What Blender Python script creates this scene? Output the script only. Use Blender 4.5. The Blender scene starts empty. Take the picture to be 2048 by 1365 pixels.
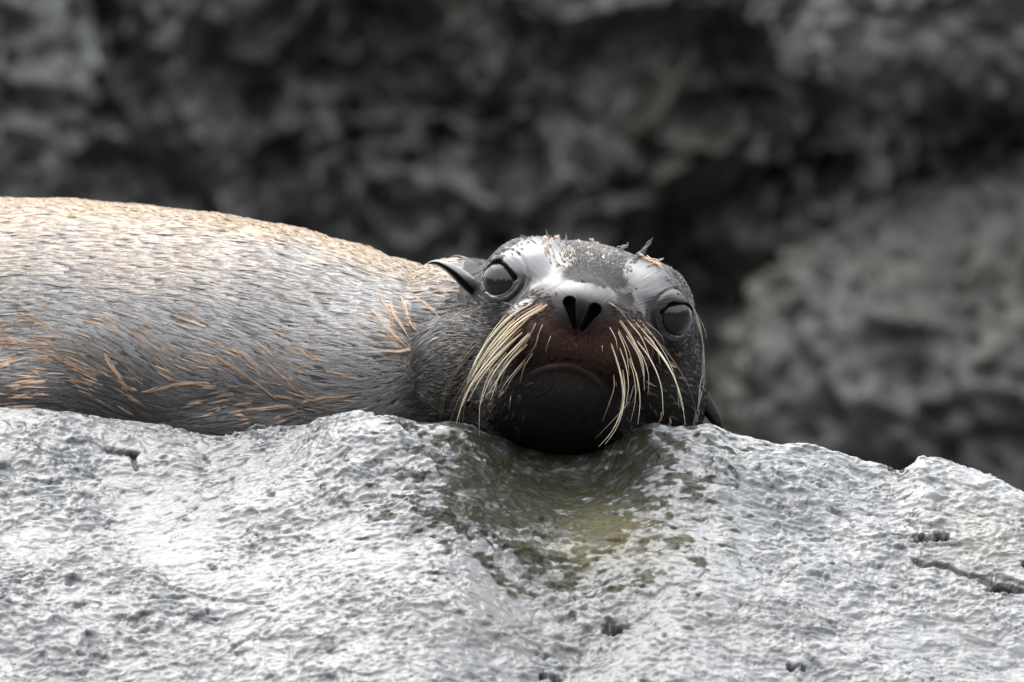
import bpy, math, random
import numpy as np
from mathutils import Vector
from mathutils.bvhtree import BVHTree

C = bpy.context.scene
COL = C.collection
RNG = np.random.default_rng(7)
random.seed(7)

# All modelling below is done in small "model units"; U metres each.
U = 0.000415            # so the seal's head is about 20 cm wide
D = 21700.0             # camera distance in model units (about 9 m)

# ------------------------------------------------------------------ camera
cam = bpy.data.cameras.new('camera')
cam.sensor_width = 36.0
cam.lens = 36.0 * D / 2048.0
cam.clip_start = 0.5
cam.clip_end = 2000
cam.dof.use_dof = True
cam.dof.focus_distance = (D - 60) * U
cam.dof.aperture_fstop = 7.1
cam.dof.aperture_blades = 9
camo = bpy.data.objects.new('camera', cam)
COL.objects.link(camo)
camo.location = (0, -D * U, 0)
camo.rotation_euler = (math.pi / 2, 0, 0)
C.camera = camo

# ------------------------------------------------------------------ world / sun / exposure
SUN_EL, SUN_AZ = math.radians(66), math.radians(-35)   # high, thin cloud, a little behind and left
w = bpy.data.worlds.new('World')
C.world = w
w.use_nodes = True
nt = w.node_tree
nt.nodes.clear()
out = nt.nodes.new('ShaderNodeOutputWorld')
bg = nt.nodes.new('ShaderNodeBackground')
sky = nt.nodes.new('ShaderNodeTexSky')
sky.sky_type = 'NISHITA'
sky.sun_disc = False
sky.sun_elevation = SUN_EL
sky.sun_rotation = SUN_AZ
sky.dust_density = 4.0
hs = nt.nodes.new('ShaderNodeHueSaturation')
hs.inputs['Saturation'].default_value = 0.22
tc = nt.nodes.new('ShaderNodeTexCoord')
sep = nt.nodes.new('ShaderNodeSeparateXYZ')
mr = nt.nodes.new('ShaderNodeMapRange')        # standard overcast sky: zenith three times the horizon
mr.inputs['From Min'].default_value = 0.0
mr.inputs['From Max'].default_value = 1.0
mr.inputs['To Min'].default_value = 0.36
mr.inputs['To Max'].default_value = 1.08
cl = nt.nodes.new('ShaderNodeMix')
cl.data_type = 'RGBA'
cl.blend_type = 'MULTIPLY'
cl.inputs['Factor'].default_value = 1.0
cl.inputs['A'].default_value = (14.0, 14.3, 14.9, 1)
ns = nt.nodes.new('ShaderNodeTexNoise')        # broken cloud layer
ns.inputs['Scale'].default_value = 2.2
ns.inputs['Detail'].default_value = 4
mrc = nt.nodes.new('ShaderNodeMapRange')
mrc.inputs['From Min'].default_value = 0.3
mrc.inputs['From Max'].default_value = 0.7
mrc.inputs['To Min'].default_value = 0.82
mrc.inputs['To Max'].default_value = 1.15
mm = nt.nodes.new('ShaderNodeMath')
mm.operation = 'MULTIPLY'
mix = nt.nodes.new('ShaderNodeMix')
mix.data_type = 'RGBA'
mix.inputs['Factor'].default_value = 0.85
L = nt.links.new
L(tc.outputs['Generated'], sep.inputs[0])
L(sep.outputs['Z'], mr.inputs['Value'])
L(tc.outputs['Generated'], ns.inputs['Vector'])
L(ns.outputs['Fac'], mrc.inputs['Value'])
L(mr.outputs[0], mm.inputs[0]); L(mrc.outputs[0], mm.inputs[1])
L(mm.outputs[0], cl.inputs['B'])
L(sky.outputs[0], hs.inputs['Color'])
L(hs.outputs[0], mix.inputs['A'])
L(cl.outputs['Result'], mix.inputs['B'])
L(mix.outputs['Result'], bg.inputs['Color'])
bg.inputs['Strength'].default_value = 0.12
L(bg.outputs[0], out.inputs[0])

sl = bpy.data.lights.new('sun', 'SUN')
sl.energy = 1.1
sl.angle = math.radians(60)
sl.color = (1.0, 0.95, 0.88)
so = bpy.data.objects.new('sun', sl)
COL.objects.link(so)
sd = Vector((math.cos(SUN_EL) * math.sin(SUN_AZ), math.cos(SUN_EL) * math.cos(SUN_AZ), math.sin(SUN_EL)))
so.rotation_euler = sd.to_track_quat('Z', 'Y').to_euler()
so.location = (0, 0, 6)

C.view_settings.view_transform = 'Standard'
C.view_settings.look = 'None'
C.view_settings.gamma = 1
C.view_settings.use_curve_mapping = False
C.view_settings.exposure = 1.34

# ------------------------------------------------------------------ numpy helpers
_perm = RNG.permutation(512).astype(np.int64)
_grad = RNG.normal(size=(512, 3)); _grad /= np.linalg.norm(_grad, axis=1)[:, None]

def perlin(P, seed=0):
    """gradient noise, about -0.7..0.7, P (N,3)"""
    P = P + seed * 17.31
    I = np.floor(P).astype(np.int64)
    F = P - I
    W = F * F * F * (F * (F * 6 - 15) + 10)
    r = np.zeros(len(P))
    for dx in (0, 1):
        wx = W[:, 0] if dx else 1 - W[:, 0]
        hx = _perm[(I[:, 0] + dx) & 511]
        for dy in (0, 1):
            wy = wx * (W[:, 1] if dy else 1 - W[:, 1])
            hy = _perm[(hx + I[:, 1] + dy) & 511]
            for dz in (0, 1):
                wz = wy * (W[:, 2] if dz else 1 - W[:, 2])
                g = _grad[_perm[(hy + I[:, 2] + dz) & 511]]
                r += wz * (g[:, 0] * (F[:, 0] - dx) + g[:, 1] * (F[:, 1] - dy) + g[:, 2] * (F[:, 2] - dz))
    return r * 1.5

def fbm(P, oct=4, gain=0.5, seed=0):
    a, r = 1.0, 0
    for i in range(oct):
        r = r + a * perlin(P * 2.03 ** i, seed + i)
        a *= gain
    return r

def ridged(P, oct=3, gain=0.5, seed=0):
    a, r = 1.0, 0
    for i in range(oct):
        r = r + a * (1 - 2.2 * np.abs(perlin(P * 2.07 ** i, seed + i)))
        a *= gain
    return r

def smoothstep(a, b, x):
    t = np.clip((x - a) / (b - a), 0, 1)
    return t * t * (3 - 2 * t)

def spline(xs, ys, x):
    """smooth 1-D interpolation (monotone cubic-ish by finite differences)"""
    xs = np.asarray(xs, float); ys = np.asarray(ys, float)
    m = np.gradient(ys, xs)
    i = np.clip(np.searchsorted(xs, x) - 1, 0, len(xs) - 2)
    h = xs[i + 1] - xs[i]
    t = np.clip((x - xs[i]) / h, 0, 1)
    return ((2*t**3 - 3*t*t + 1) * ys[i] + (t**3 - 2*t*t + t) * h * m[i]
            + (-2*t**3 + 3*t*t) * ys[i+1] + (t**3 - t*t) * h * m[i+1])

def mesh_obj(name, verts, faces, mats, parent=None, smooth=True, attrs=None, face_mat=None):
    me = bpy.data.meshes.new(name)
    verts = np.asarray(verts, np.float32) * U
    faces = np.asarray(faces, np.int32)
    k = faces.shape[1]
    me.vertices.add(len(verts)); me.vertices.foreach_set('co', verts.ravel())
    me.loops.add(faces.size); me.loops.foreach_set('vertex_index', faces.ravel())
    me.polygons.add(len(faces))
    me.polygons.foreach_set('loop_start', np.arange(0, faces.size, k, dtype=np.int32))
    me.update(calc_edges=True)
    me.polygons.foreach_set('use_smooth', np.full(len(faces), smooth))
    for m in (mats if isinstance(mats, (list, tuple)) else [mats]):
        me.materials.append(m)
    if attrs:
        for an, av in attrs.items():
            if av.ndim == 1:
                a = me.attributes.new(an, 'FLOAT', 'POINT'); a.data.foreach_set('value', av.astype(np.float32))
            else:
                a = me.attributes.new(an, 'FLOAT_VECTOR', 'POINT'); a.data.foreach_set('vector', av.astype(np.float32).ravel())
    me.update()
    o = bpy.data.objects.new(name, me)
    COL.objects.link(o)
    if parent:
        o.parent = parent
    return o

def grid_faces(nu, nv):
    i = np.arange(nu * nv).reshape(nu, nv)
    return np.stack([i[:-1, :-1], i[1:, :-1], i[1:, 1:], i[:-1, 1:]], -1).reshape(-1, 4)

# ------------------------------------------------------------------ materials
class MT:
    def __init__(s, name):
        s.m = bpy.data.materials.new(name); s.m.use_nodes = True
        s.t = s.m.node_tree; s.b = s.t.nodes['Principled BSDF']
        s.co = s.t.nodes.new('ShaderNodeTexCoord').outputs['Object']
    def n(s, kind, **kw):
        nd = s.t.nodes.new(kind)
        for k, v in kw.items(): setattr(nd, k, v)
        return nd
    def link(s, a, b): s.t.links.new(a, b)
    def attr(s, name, out='Fac'):
        nd = s.n('ShaderNodeAttribute'); nd.attribute_name = name; return nd.outputs[out]
    def noise(s, scale, detail=4, rough=0.55, vec=None, stretch=None, dist=0.0):
        nd = s.n('ShaderNodeTexNoise')
        nd.inputs['Scale'].default_value = scale; nd.inputs['Detail'].default_value = detail
        nd.inputs['Roughness'].default_value = rough; nd.inputs['Distortion'].default_value = dist
        v = vec or s.co
        if stretch:
            mp = s.n('ShaderNodeMapping'); mp.inputs['Scale'].default_value = stretch
            s.link(v, mp.inputs['Vector']); v = mp.outputs[0]
        s.link(v, nd.inputs['Vector']); return nd.outputs['Fac']
    def ramp(s, fac, *stops):
        nd = s.n('ShaderNodeValToRGB'); e = nd.color_ramp.elements
        while len(e) < len(stops): e.new(0.5)
        for el, (p, c) in zip(e, stops):
            el.position = p; el.color = (*c, 1) if len(c) == 3 else c
        s.link(fac, nd.inputs[0]); return nd.outputs['Color']
    def map(s, v, a, b, c, d):
        nd = s.n('ShaderNodeMapRange')
        for k, x in zip(('From Min', 'From Max', 'To Min', 'To Max'), (a, b, c, d)): nd.inputs[k].default_value = x
        s.link(v, nd.inputs['Value']); return nd.outputs[0]
    def mix(s, f, a, b, mode='MIX'):
        nd = s.n('ShaderNodeMix', data_type='RGBA', blend_type=mode)
        for key, x in (('Factor', f), ('A', a), ('B', b)):
            if hasattr(x, 'is_linked'): s.link(x, nd.inputs[key])
            else: nd.inputs[key].default_value = x if key == 'Factor' else (*x, 1)
        return nd.outputs['Result']
    def math(s, op, a, b=0.0):
        nd = s.n('ShaderNodeMath', operation=op)
        for i, x in enumerate((a, b)):
            if hasattr(x, 'is_linked'): s.link(x, nd.inputs[i])
            else: nd.inputs[i].default_value = x
        return nd.outputs[0]
    def bump(s, h, strength, dist, normal=None):
        nd = s.n('ShaderNodeBump'); nd.inputs['Strength'].default_value = strength
        nd.inputs['Distance'].default_value = dist
        s.link(h, nd.inputs['Height'])
        if normal: s.link(normal, nd.inputs['Normal'])
        return nd.outputs[0]
    def set(s, **kw):
        for k, v in kw.items():
            i = s.b.inputs[k.replace('_', ' ')]
            if hasattr(v, 'is_linked'): s.link(v, i)
            else: i.default_value = (*v, 1) if isinstance(v, tuple) and len(v) == 3 else v

# foreground boulder: dark wet stone under a film of water
r = MT('wet_boulder_stone')
big = r.noise(9, 4); mid = r.noise(60, 5, 0.6); fine = r.noise(420, 4, 0.6)
stone = r.ramp(big, (0.3, (0.036, 0.039, 0.042)), (0.55, (0.052, 0.055, 0.058)), (0.75, (0.070, 0.071, 0.068)))
stone = r.mix(r.map(mid, 0.35, 0.7, 0.0, 0.55), stone, (0.10, 0.102, 0.101))
stone = r.mix(r.map(fine, 0.25, 0.5, 0.25, 0.0), stone, (0.015, 0.016, 0.018))
alg_shade = r.math('MULTIPLY', r.attr('algae_shade'), r.map(mid, 0.3, 0.55, 0.45, 1.0))
stone = r.mix(alg_shade, stone, (0.016, 0.018, 0.009))  # weed tint, darkened further to stand for the head's reflection
och = r.math('MULTIPLY', r.attr('ochre'), r.map(mid, 0.35, 0.6, 0.3, 1.0))
stone = r.mix(och, stone, (0.085, 0.073, 0.036))
stone = r.mix(r.attr('pit_shade'), stone, (0.012, 0.013, 0.016))  # shade inside pits, cracks and wrinkles painted into the stone colour
h1 = r.noise(240, 5, 0.62, dist=0.8, stretch=(0.42, 1, 1)); h2 = r.noise(900, 2, 0.5)
nb = r.bump(h1, 0.55, 0.0018)
nb = r.bump(h2, 0.12, 0.0006, nb)
r.set(Base_Color=stone, Roughness=r.map(mid, 0.3, 0.7, 0.30, 0.50), Specular_IOR_Level=r.math('MULTIPLY', r.map(r.attr('pit_shade'), 0, 0.7, 0.4, 0.05), r.map(alg_shade, 0.2, 0.8, 1.0, 0.15)), Normal=nb,
      Coat_Weight=r.math('MULTIPLY', r.map(r.attr('pit_shade'), 0, 0.7, 1.0, 0.0), r.map(alg_shade, 0.2, 0.8, 1.0, 0.22)), Coat_Roughness=r.map(big, 0.3, 0.7, 0.05, 0.11), Coat_IOR=1.42)
r.link(nb, r.b.inputs['Coat Normal'])
M_ROCK = r.m

def cliff_mat(name, light, dark, wet=0.35):
    r = MT(name)
    a = r.noise(7, 5, 0.6); b = r.noise(28, 4, 0.6); c = r.noise(2.0, 3, 0.5)
    col = r.ramp(b, (0.38, dark), (0.52, tuple(0.35 * x + 0.65 * y for x, y in zip(light, dark))), (0.66, light))
    col = r.mix(r.map(a, 0.5, 0.66, 0, 0.6), col, dark)
    col = r.mix(r.map(c, 0.45, 0.62, 0, 0.6), col, (0.050, 0.045, 0.031))
    nb = r.bump(b, 0.6, 0.02)
    r.set(Base_Color=col, Roughness=wet, Specular_IOR_Level=0.5, Normal=nb)
    return r.m
M_CLIFF = cliff_mat('wet_dark_cliff_stone', (0.14, 0.138, 0.13), (0.016, 0.018, 0.017))
M_CLIFF2 = cliff_mat('wet_olive_boulder_stone', (0.054, 0.054, 0.049), (0.018, 0.018, 0.017), 0.5)
M_CLIFF3 = cliff_mat('wet_pale_outcrop_stone', (0.20, 0.205, 0.20), (0.042, 0.044, 0.044), 0.5)

g = MT('wet_shore_stone')
gc = g.ramp(g.noise(3, 5), (0.3, (0.03, 0.03, 0.032)), (0.7, (0.07, 0.07, 0.068)))
g.set(Base_Color=gc, Roughness=0.45, Normal=g.bump(g.noise(8, 6), 0.7, 0.05))
M_SHORE = g.m

# seal skin / short wet fur
s = MT('wet_seal_fur')
base = s.mix(s.attr('brown'), (0.0060, 0.0055, 0.0058), (0.047, 0.0235, 0.0165))
base = s.mix(s.attr('grey'), base, (0.060, 0.056, 0.052))
f1 = s.noise(330, 4, 0.65, stretch=(1.0, 1.0, 1.0)); f2 = s.noise(55, 3, 0.5)
base = s.mix(s.map(f1, 0.3, 0.7, 0.0, 0.4), base, (0.012, 0.011, 0.011))
fl = s.noise(1.0, 3, 0.6, vec=s.attr('flow', 'Vector'))
nb = s.bump(fl, s.t and 0.35, 0.0012)
nbn = s.n('ShaderNodeBump'); nbn.inputs['Distance'].default_value = 0.0012
s.link(fl, nbn.inputs['Height']); s.link(s.map(s.attr('wet'), 0, 1, 0.75, 0.28), nbn.inputs['Strength'])
s.set(Base_Color=base, Roughness=s.map(s.attr('wet'), 0, 1, 0.60, 0.34), Specular_IOR_Level=s.map(s.attr('wet'), 0, 0.6, 0.12, 0.5),
      Coat_Weight=s.map(s.attr('wet'), 0.2, 1, 0.0, 1.0), Coat_Roughness=0.28, Coat_IOR=1.85, Normal=nbn.outputs[0])
s.link(nbn.outputs[0], s.b.inputs['Coat Normal'])
M_SKIN = s.m

s = MT('wet_nose_leather')
nb = s.bump(s.noise(700, 3), 0.35, 0.0006)
s.set(Base_Color=(0.016, 0.0155, 0.017), Roughness=0.33, Normal=nb, Coat_Weight=0.7, Coat_Roughness=0.2)
M_NOSE = s.m

s = MT('dark_glassy_eye')
mk = s.attr('iris')
ec = s.ramp(mk, (0.0, (0.005, 0.004, 0.005)), (0.5, (0.009, 0.0055, 0.006)), (1.0, (0.008, 0.006, 0.006)))
s.set(Base_Color=ec, Roughness=0.40, Coat_Weight=1.0, Coat_Roughness=0.025, Coat_IOR=1.40, Specular_IOR_Level=0.1)
M_EYE = s.m

def whisker_mat(name, root, tip):
    s = MT(name)
    s.set(Base_Color=s.mix(s.map(s.attr('along'), 0.0, 0.35, 0, 1), root, tip), Roughness=0.38, Specular_IOR_Level=0.5)
    s.b.inputs['Subsurface Weight'].default_value = 0.0
    return s.m
M_WH = whisker_mat('cream_whisker', (0.42, 0.25, 0.13), (0.70, 0.62, 0.45))
M_WHD = whisker_mat('dark_whisker', (0.05, 0.035, 0.025), (0.12, 0.09, 0.06))
M_WHM = whisker_mat('tan_whisker', (0.36, 0.25, 0.16), (0.30, 0.24, 0.17))

s = MT('fur_strands')
hc = s.attr('col', 'Color')
s.set(Base_Color=hc, Roughness=0.33, Specular_IOR_Level=0.6)
M_HAIR = s.m
s = MT('short_matte_fur')
s.set(Base_Color=s.attr('col', 'Color'), Roughness=0.6, Specular_IOR_Level=0.12)
M_VELVET = s.m

# ------------------------------------------------------------------ ground
gv = [(-400000, -400000, -1500), (400000, -400000, -1500), (400000, 400000, -1500), (-400000, 400000, -1500)]
gr = mesh_obj('ground', gv, [(0, 1, 2, 3)], M_SHORE); gr['kind'] = 'structure'

# unseen rock ring added behind the camera, blocks low sky to shade the face
def headland_blocker():
    az = np.linspace(math.radians(150), math.radians(390), 240); s_ = np.linspace(0, 1, 40)
    A, S_ = np.meshgrid(az, s_, indexing='ij'); a_, t_ = A.ravel(), S_.ravel()
    q = np.stack([np.cos(a_) * 6, np.sin(a_) * 6, t_ * 3], 1)
    rad = 44000 + 9000 * t_ + 3500 * fbm(q, 4, 0.55, 400)
    hgt = 17000 + 9000 * fbm(q * np.array([1.3, 1.3, 0]), 4, 0.6, 410)
    P = np.stack([np.cos(a_) * rad, np.sin(a_) * rad, -1560 + t_ * hgt], 1)
    o = mesh_obj('headland_blocker', P, grid_faces(240, 40), M_CLIFF); o['kind'] = 'structure'
headland_blocker()

# ------------------------------------------------------------------ foreground boulder
RX = np.array([-2600, -800, -300, 0, 130, 230, 350, 430, 500, 560, 640, 700, 780, 840, 920, 955, 1000, 1100, 1210, 1262, 1300, 1340,
               1380, 1410, 1480, 1560, 1640, 1700, 1780, 1800, 1840, 1900, 1960, 2048, 2200, 2600, 3400]) - 1024.0
RY = 682.5 - np.array([1000, 830, 800, 812, 822, 843, 858, 876, 870, 864, 846, 836, 842, 854, 852, 860, 876, 890, 880, 862, 852, 862,
               862, 856, 868, 885, 888, 905, 930, 934, 914, 920, 940, 985, 1060, 1250, 1700])
YX = np.array([-2600, 0, 400, 640, 750, 920, 1000, 1110, 1250, 1350, 1500, 2048, 2600, 3400]) - 1024.0
YY = np.array([300, 130, 100, 10, -50, -55, -15, 20, -20, -45, -10, 60, 100, 200])

def boulder():
    xs = np.concatenate([np.linspace(-2700, -1100, 60), np.arange(-1095, 1095, 2.3), np.linspace(1100, 2300, 50)])
    ts = np.concatenate([np.linspace(-1500, -320, 26), np.linspace(-300, -24, 40), np.arange(-20, 1000, 2.5), np.linspace(1008, 2000, 40)])
    X, T = np.meshgrid(xs, ts, indexing='ij')
    x, t = X.ravel(), T.ravel()
    zr = spline(RX, RY, x); yr = spline(YX, YY, x)
    zsm = np.interp(x, np.array([-2600, -300, 200, 700, 1150, 1500, 1800, 2048, 2600, 3400]) - 1024.0, 682.5 - np.array([1000, 815, 835, 838, 862, 885, 925, 985, 1250, 1700]))
    wz = 1 - smoothstep(40, 380, t)
    zr = zr * wz + zsm * (1 - wz)
    zr = zr - 1100 * smoothstep(-1600, -2700, x) - 600 * smoothstep(1350, 2300, x)
    tp = np.maximum(t, 0); tn = np.maximum(-t, 0)
    slope = 0.62 + 0.03 * np.sin(x / 310.0 + 0.7)
    rr = 55 + 14 * np.sin(x / 230.0 + 2.0)
    f = slope * (np.sqrt(tp * tp + rr * rr) - rr) + 0.00012 * np.maximum(tp - 1000, 0) ** 2
    plate = np.where(x < -60, -300.0, -300 - 400 * smoothstep(-60, 500, x))
    back = np.minimum(zr - plate, np.maximum(zr - plate, 0)) * smoothstep(0, 130, tn) + 1500 * smoothstep(1000, 1700, tn)
    z = zr - f - back
    y = yr - t
    # scoop under the chin
    sc = np.exp(-((x - 80 - 0.10 * tp) / (140 + 0.25 * tp)) ** 2) * smoothstep(0, 60, tp) * (1 - smoothstep(140, 400, tp))
    z -= 22 * sc
    z += 16 * np.exp(-((x - 330) / 120) ** 2 - ((tp - 90) / 110) ** 2) + 14 * np.exp(-((x + 250) / 150) ** 2 - ((tp - 120) / 150) ** 2)
    P = np.stack([x, y, z], 1)
    N = np.array([0, -0.5, 0.866])
    edge = smoothstep(0, 70, tp) + 0.4 * smoothstep(0, 60, tn)      # keep the crest line steady
    edge = 0.25 + 0.75 * np.clip(edge, 0, 1)
    d = 26 * fbm(P / 420.0, 2, 0.5, 3) * edge
    d += 9 * fbm(P / np.array([150., 130., 130.]), 2, 0.5, 9) * edge
    Wp = P + 22 * np.stack([perlin(P / 70.0, 21), perlin(P / 70.0, 22), perlin(P / 70.0, 23)], 1)
    amp = 0.65 + 0.55 * smoothstep(-0.3, 0.4, perlin(P / 260.0, 31))
    d += amp * 3.0 * ridged(Wp / np.array([80., 42., 42.]), 2, 0.5, 41) * (0.55 + 0.45 * edge)
    d -= amp * 1.35 * ridged(Wp / np.array([36., 16., 16.]), 2, 0.5, 51)
    Wq = Wp + 9 * np.stack([perlin(P / 26.0, 24), perlin(P / 26.0, 25), perlin(P / 26.0, 26)], 1)
    for k_, (sx, sy, hgt) in enumerate([(170., 80., 2.8), (80., 34., 2.6), (42., 16., 2.0), (22., 8., 1.4)]):
        q_ = perlin(Wq / np.array([sx, sy, sy]), 91 + k_)
        d += amp * hgt * (smoothstep(-0.035, 0.035, q_) + smoothstep(0.2, 0.25, q_)) * (0.45 + 0.9 * smoothstep(-0.1, 0.4, perlin(P / 190.0, 35 + k_)))
    d += 0.9 * perlin(P / np.array([14., 7., 7.]), 61) - 7.0
    P = P + d[:, None] * N
    # pits, holes and cracks, found in the front face
    px, py = 1024 + P[:, 0], 682.5 - P[:, 2]
    pit_shade = np.zeros(len(P)); front = tp > 2
    q3 = np.stack([px / 13, py / 9, px * 0], 1)
    wbx, wby = 14 * perlin(q3, 72), 8 * perlin(q3, 73)
    for (cx, cy, rx, ry, dep) in [(1225, 1238, 26, 11, 22), (1212, 1246, 16, 8, 14), (1080, 1325, 9, 13, 22), (1106, 1340, 12, 14, 26), (1790, 938, 14, 9, 30),
                                  (1565, 1314, 20, 6, 14), (1283, 1338, 15, 8, 12), (1870, 1070, 20, 9, 22), (1835, 1072, 18, 6, 14), (945, 1068, 12, 6, 12),
                                  (1988, 1168, 32, 10, 20), (2045, 1125, 12, 9, 20), (436, 1125, 12, 6, 10), (695, 1010, 14, 6, 12), (500, 1285, 26, 5, 9),
                                  (530, 1258, 16, 7, 9), (265, 905, 20, 7, 14), (262, 880, 22, 16, 10), (415, 920, 12, 6, 10), (545, 985, 12, 6, 10),
                                  (130, 1118, 8, 6, 8), (98, 1160, 6, 12, 8), (680, 1280, 13, 7, 12), (262, 1220, 12, 6, 10), (1634, 1143, 13, 8, 12), (1120, 1360, 10, 8, 14),
                                  (1320, 1252, 9, 6, 10), (1450, 1362, 11, 7, 12), (1745, 1125, 14, 9, 12), (620, 1240, 10, 9, 8), (805, 1066, 6, 6, 8), (1500, 1308, 20, 5, 8), (760, 830, 14, 5, 8)]:
        if dep <= 12: dep *= 0.5
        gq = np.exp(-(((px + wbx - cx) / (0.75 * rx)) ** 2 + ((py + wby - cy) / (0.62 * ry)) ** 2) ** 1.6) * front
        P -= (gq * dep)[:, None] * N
        pit_shade = np.maximum(pit_shade, gq * min(1, dep / 14))
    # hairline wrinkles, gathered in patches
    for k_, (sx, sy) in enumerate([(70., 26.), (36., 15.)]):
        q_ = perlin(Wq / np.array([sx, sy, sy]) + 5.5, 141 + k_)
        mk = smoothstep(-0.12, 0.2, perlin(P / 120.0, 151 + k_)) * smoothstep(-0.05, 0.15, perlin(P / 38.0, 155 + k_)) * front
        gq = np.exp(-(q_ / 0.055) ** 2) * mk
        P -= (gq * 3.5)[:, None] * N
        pit_shade = np.maximum(pit_shade, 0.55 * gq)  # wrinkle recess shade, goes into the colour mask
    def crack(pts, wd, dep):
        nonlocal P, pit_shade
        dm = np.full(len(P), 1e9)
        wob = 5 * perlin(np.stack([px / 22, py / 22, px * 0], 1), 71)
        for (ax, ay), (bx, by) in zip(pts[:-1], pts[1:]):
            ux, uy = bx - ax, by - ay
            k = np.clip(((px - ax) * ux + (py - ay) * uy) / (ux * ux + uy * uy), 0, 1)
            dm = np.minimum(dm, np.hypot(px - ax - k * ux, (py + wob) - ay - k * uy))
        gq = np.exp(-(dm / wd) ** 2) * front
        P -= (gq * dep)[:, None] * N
        pit_shade = np.maximum(pit_shade, gq * min(1, dep / 16))
    crack([(1820, 1118), (1880, 1126), (1935, 1148), (1975, 1165), (2035, 1176)], 4, 9)
    crack([(1790, 1066), (1830, 1070), (1880, 1062)], 4, 7)
    crack([(215, 900), (250, 902), (268, 915), (275, 935)], 4, 10)
    crack([(1660, 1020), (1692, 1032), (1700, 1050)], 3, 6)
    crack([(300, 1150), (360, 1165), (430, 1185), (540, 1195)], 2.5, 4)
    crack([(480, 1280), (505, 1260), (530, 1250)], 3, 6)
    # weed with the head's dark reflection painted in, and ochre film, around the chin
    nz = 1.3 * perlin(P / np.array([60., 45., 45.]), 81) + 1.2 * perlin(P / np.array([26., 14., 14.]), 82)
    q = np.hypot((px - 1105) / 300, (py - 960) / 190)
    algae_shade = np.clip(smoothstep(1.02, 0.72, q + 0.55 * nz), 0, 1) * (tp > -200)
    ochre = np.exp(-((px - 1215) / 130) ** 2 - ((py - 1075) / 65) ** 2) + 0.6 * np.exp(-((px - 1960) / 90) ** 2 - ((py - 1070) / 80) ** 2) + 0.25 * np.exp(-((px - 1150) / 330) ** 2 - ((py - 1230) / 70) ** 2)
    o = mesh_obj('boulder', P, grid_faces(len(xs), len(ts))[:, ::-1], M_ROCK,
                 attrs={'algae_shade': algae_shade, 'ochre': np.clip(ochre, 0, 1), 'pit_shade': pit_shade})
    o['label'] = 'wet pale grey wrinkled boulder in the foreground that the seal rests its chin on'
    o['category'] = 'rock'
    return o
boulder()

# ------------------------------------------------------------------ rocks behind
def rock_wall(name, x0, x1, z0, z1, y_of, mat, step, seed, amp=1.0, mask=None):
    xs = np.arange(x0, x1 + step, step); zs = np.arange(z0, z1 + step, step)
    X, Z = np.meshgrid(xs, zs, indexing='ij')
    x, z = X.ravel(), Z.ravel()
    y = y_of(x, z)
    P = np.stack([x, y, z], 1)
    Wp = P + 120 * np.stack([perlin(P / 330, seed + 1), perlin(P / 330, seed + 2), perlin(P / 330, seed + 3)], 1)
    d = 210 * fbm(Wp / 700, 2, 0.5, seed) + 120 * ridged(Wp / 330, 1, 0.5, seed + 7)
    d += (0.35 + 1.1 * smoothstep(-0.3, 0.35, perlin(P / 480, seed + 23))) * 75 * ridged(Wp / 150, 2, 0.6, seed + 11) + 34 * fbm(P / 52, 2, 0.6, seed + 15)
    P[:, 1] -= amp * d
    P[:, 2] += amp * 0.35 * 60 * perlin(Wp / 200, seed + 19)
    return P, grid_faces(len(xs), len(zs))

def yc(x, z):
    # upper mass overhangs a dark gap; ledge lines run down to the right
    gap = np.exp(-((z - (150 - 0.12 * x)) / 130) ** 2) * smoothstep(200, 700, x)
    low = smoothstep(-350, -750, z)
    return 10200 + 330 * gap - 300 * smoothstep(500, 1200, z) + 700 * low + 260 * np.sin(x / 800 + 1) * 0.5 + 0.25 * (z - 300)
P, F = rock_wall('cliff', -4200, 4200, -1560, 2300, yc, M_CLIFF, 15, 100)
c = mesh_obj('cliff', P, F, M_CLIFF); c['kind'] = 'structure'

def blob_rock(name, cx, cy, cz, rx, ry, rz, mat, seed, label, n=210, amp=1.0):
    """a free-standing rock: a squashed sphere of rough displaced stone"""
    th = np.linspace(0.0, math.pi, n); ph = np.linspace(0, 2 * math.pi, 2 * n)
    A, B = np.meshgrid(th, ph, indexing='ij')
    d = np.stack([np.sin(A) * np.cos(B), np.sin(A) * np.sin(B), np.cos(A)], -1).reshape(-1, 3)
    sgn = np.sign(d) * np.abs(d) ** 0.8
    P = sgn * np.array([rx, ry, rz]) + np.array([cx, cy, cz])
    Wp = P + 100 * np.stack([perlin(P / 300, seed + 1), perlin(P / 300, seed + 2), perlin(P / 300, seed + 3)], 1)
    k = 100 * fbm(Wp / 520, 2, 0.5, seed) + 50 * ridged(Wp / 240, 1, 0.5, seed + 4) + 42 * ridged(Wp / 120, 2, 0.6, seed + 8) + 30 * fbm(P / 50, 2, 0.6, seed + 12)
    P = P + d * (amp * k)[:, None]
    o = mesh_obj(name, P, grid_faces(n, 2 * n), mat)
    o['label'] = label; o['category'] = 'rock'
    return o
blob_rock('boulder', 1850, 9300, -480, 1230, 800, 920, M_CLIFF2, 300, 'large blurred olive grey boulder behind the seal at the right')
blob_rock('boulder', -1760, 9300, 880, 480, 500, 580, M_CLIFF3, 330, 'pale grey blurred outcrop at the upper left behind the seal')
blob_rock('boulder', 1400, 9400, 1050, 640, 520, 330, M_CLIFF3, 360, 'blurred grey overhanging block at the upper right of the rock wall')

# ------------------------------------------------------------------ the seal: one implicit surface
CR, SR = math.cos(math.radians(11.5)), math.sin(math.radians(11.5))
HX, HZ = 151.0, 82.5
def to_head(P):
    dx, dz = P[:, 0] - HX, P[:, 2] - HZ
    return np.stack([dx * CR - dz * SR, P[:, 1], dx * SR + dz * CR], 1)
def from_head(a, y, u):
    return np.array([HX + a * CR + u * SR, y, HZ - a * SR + u * CR])

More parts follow.
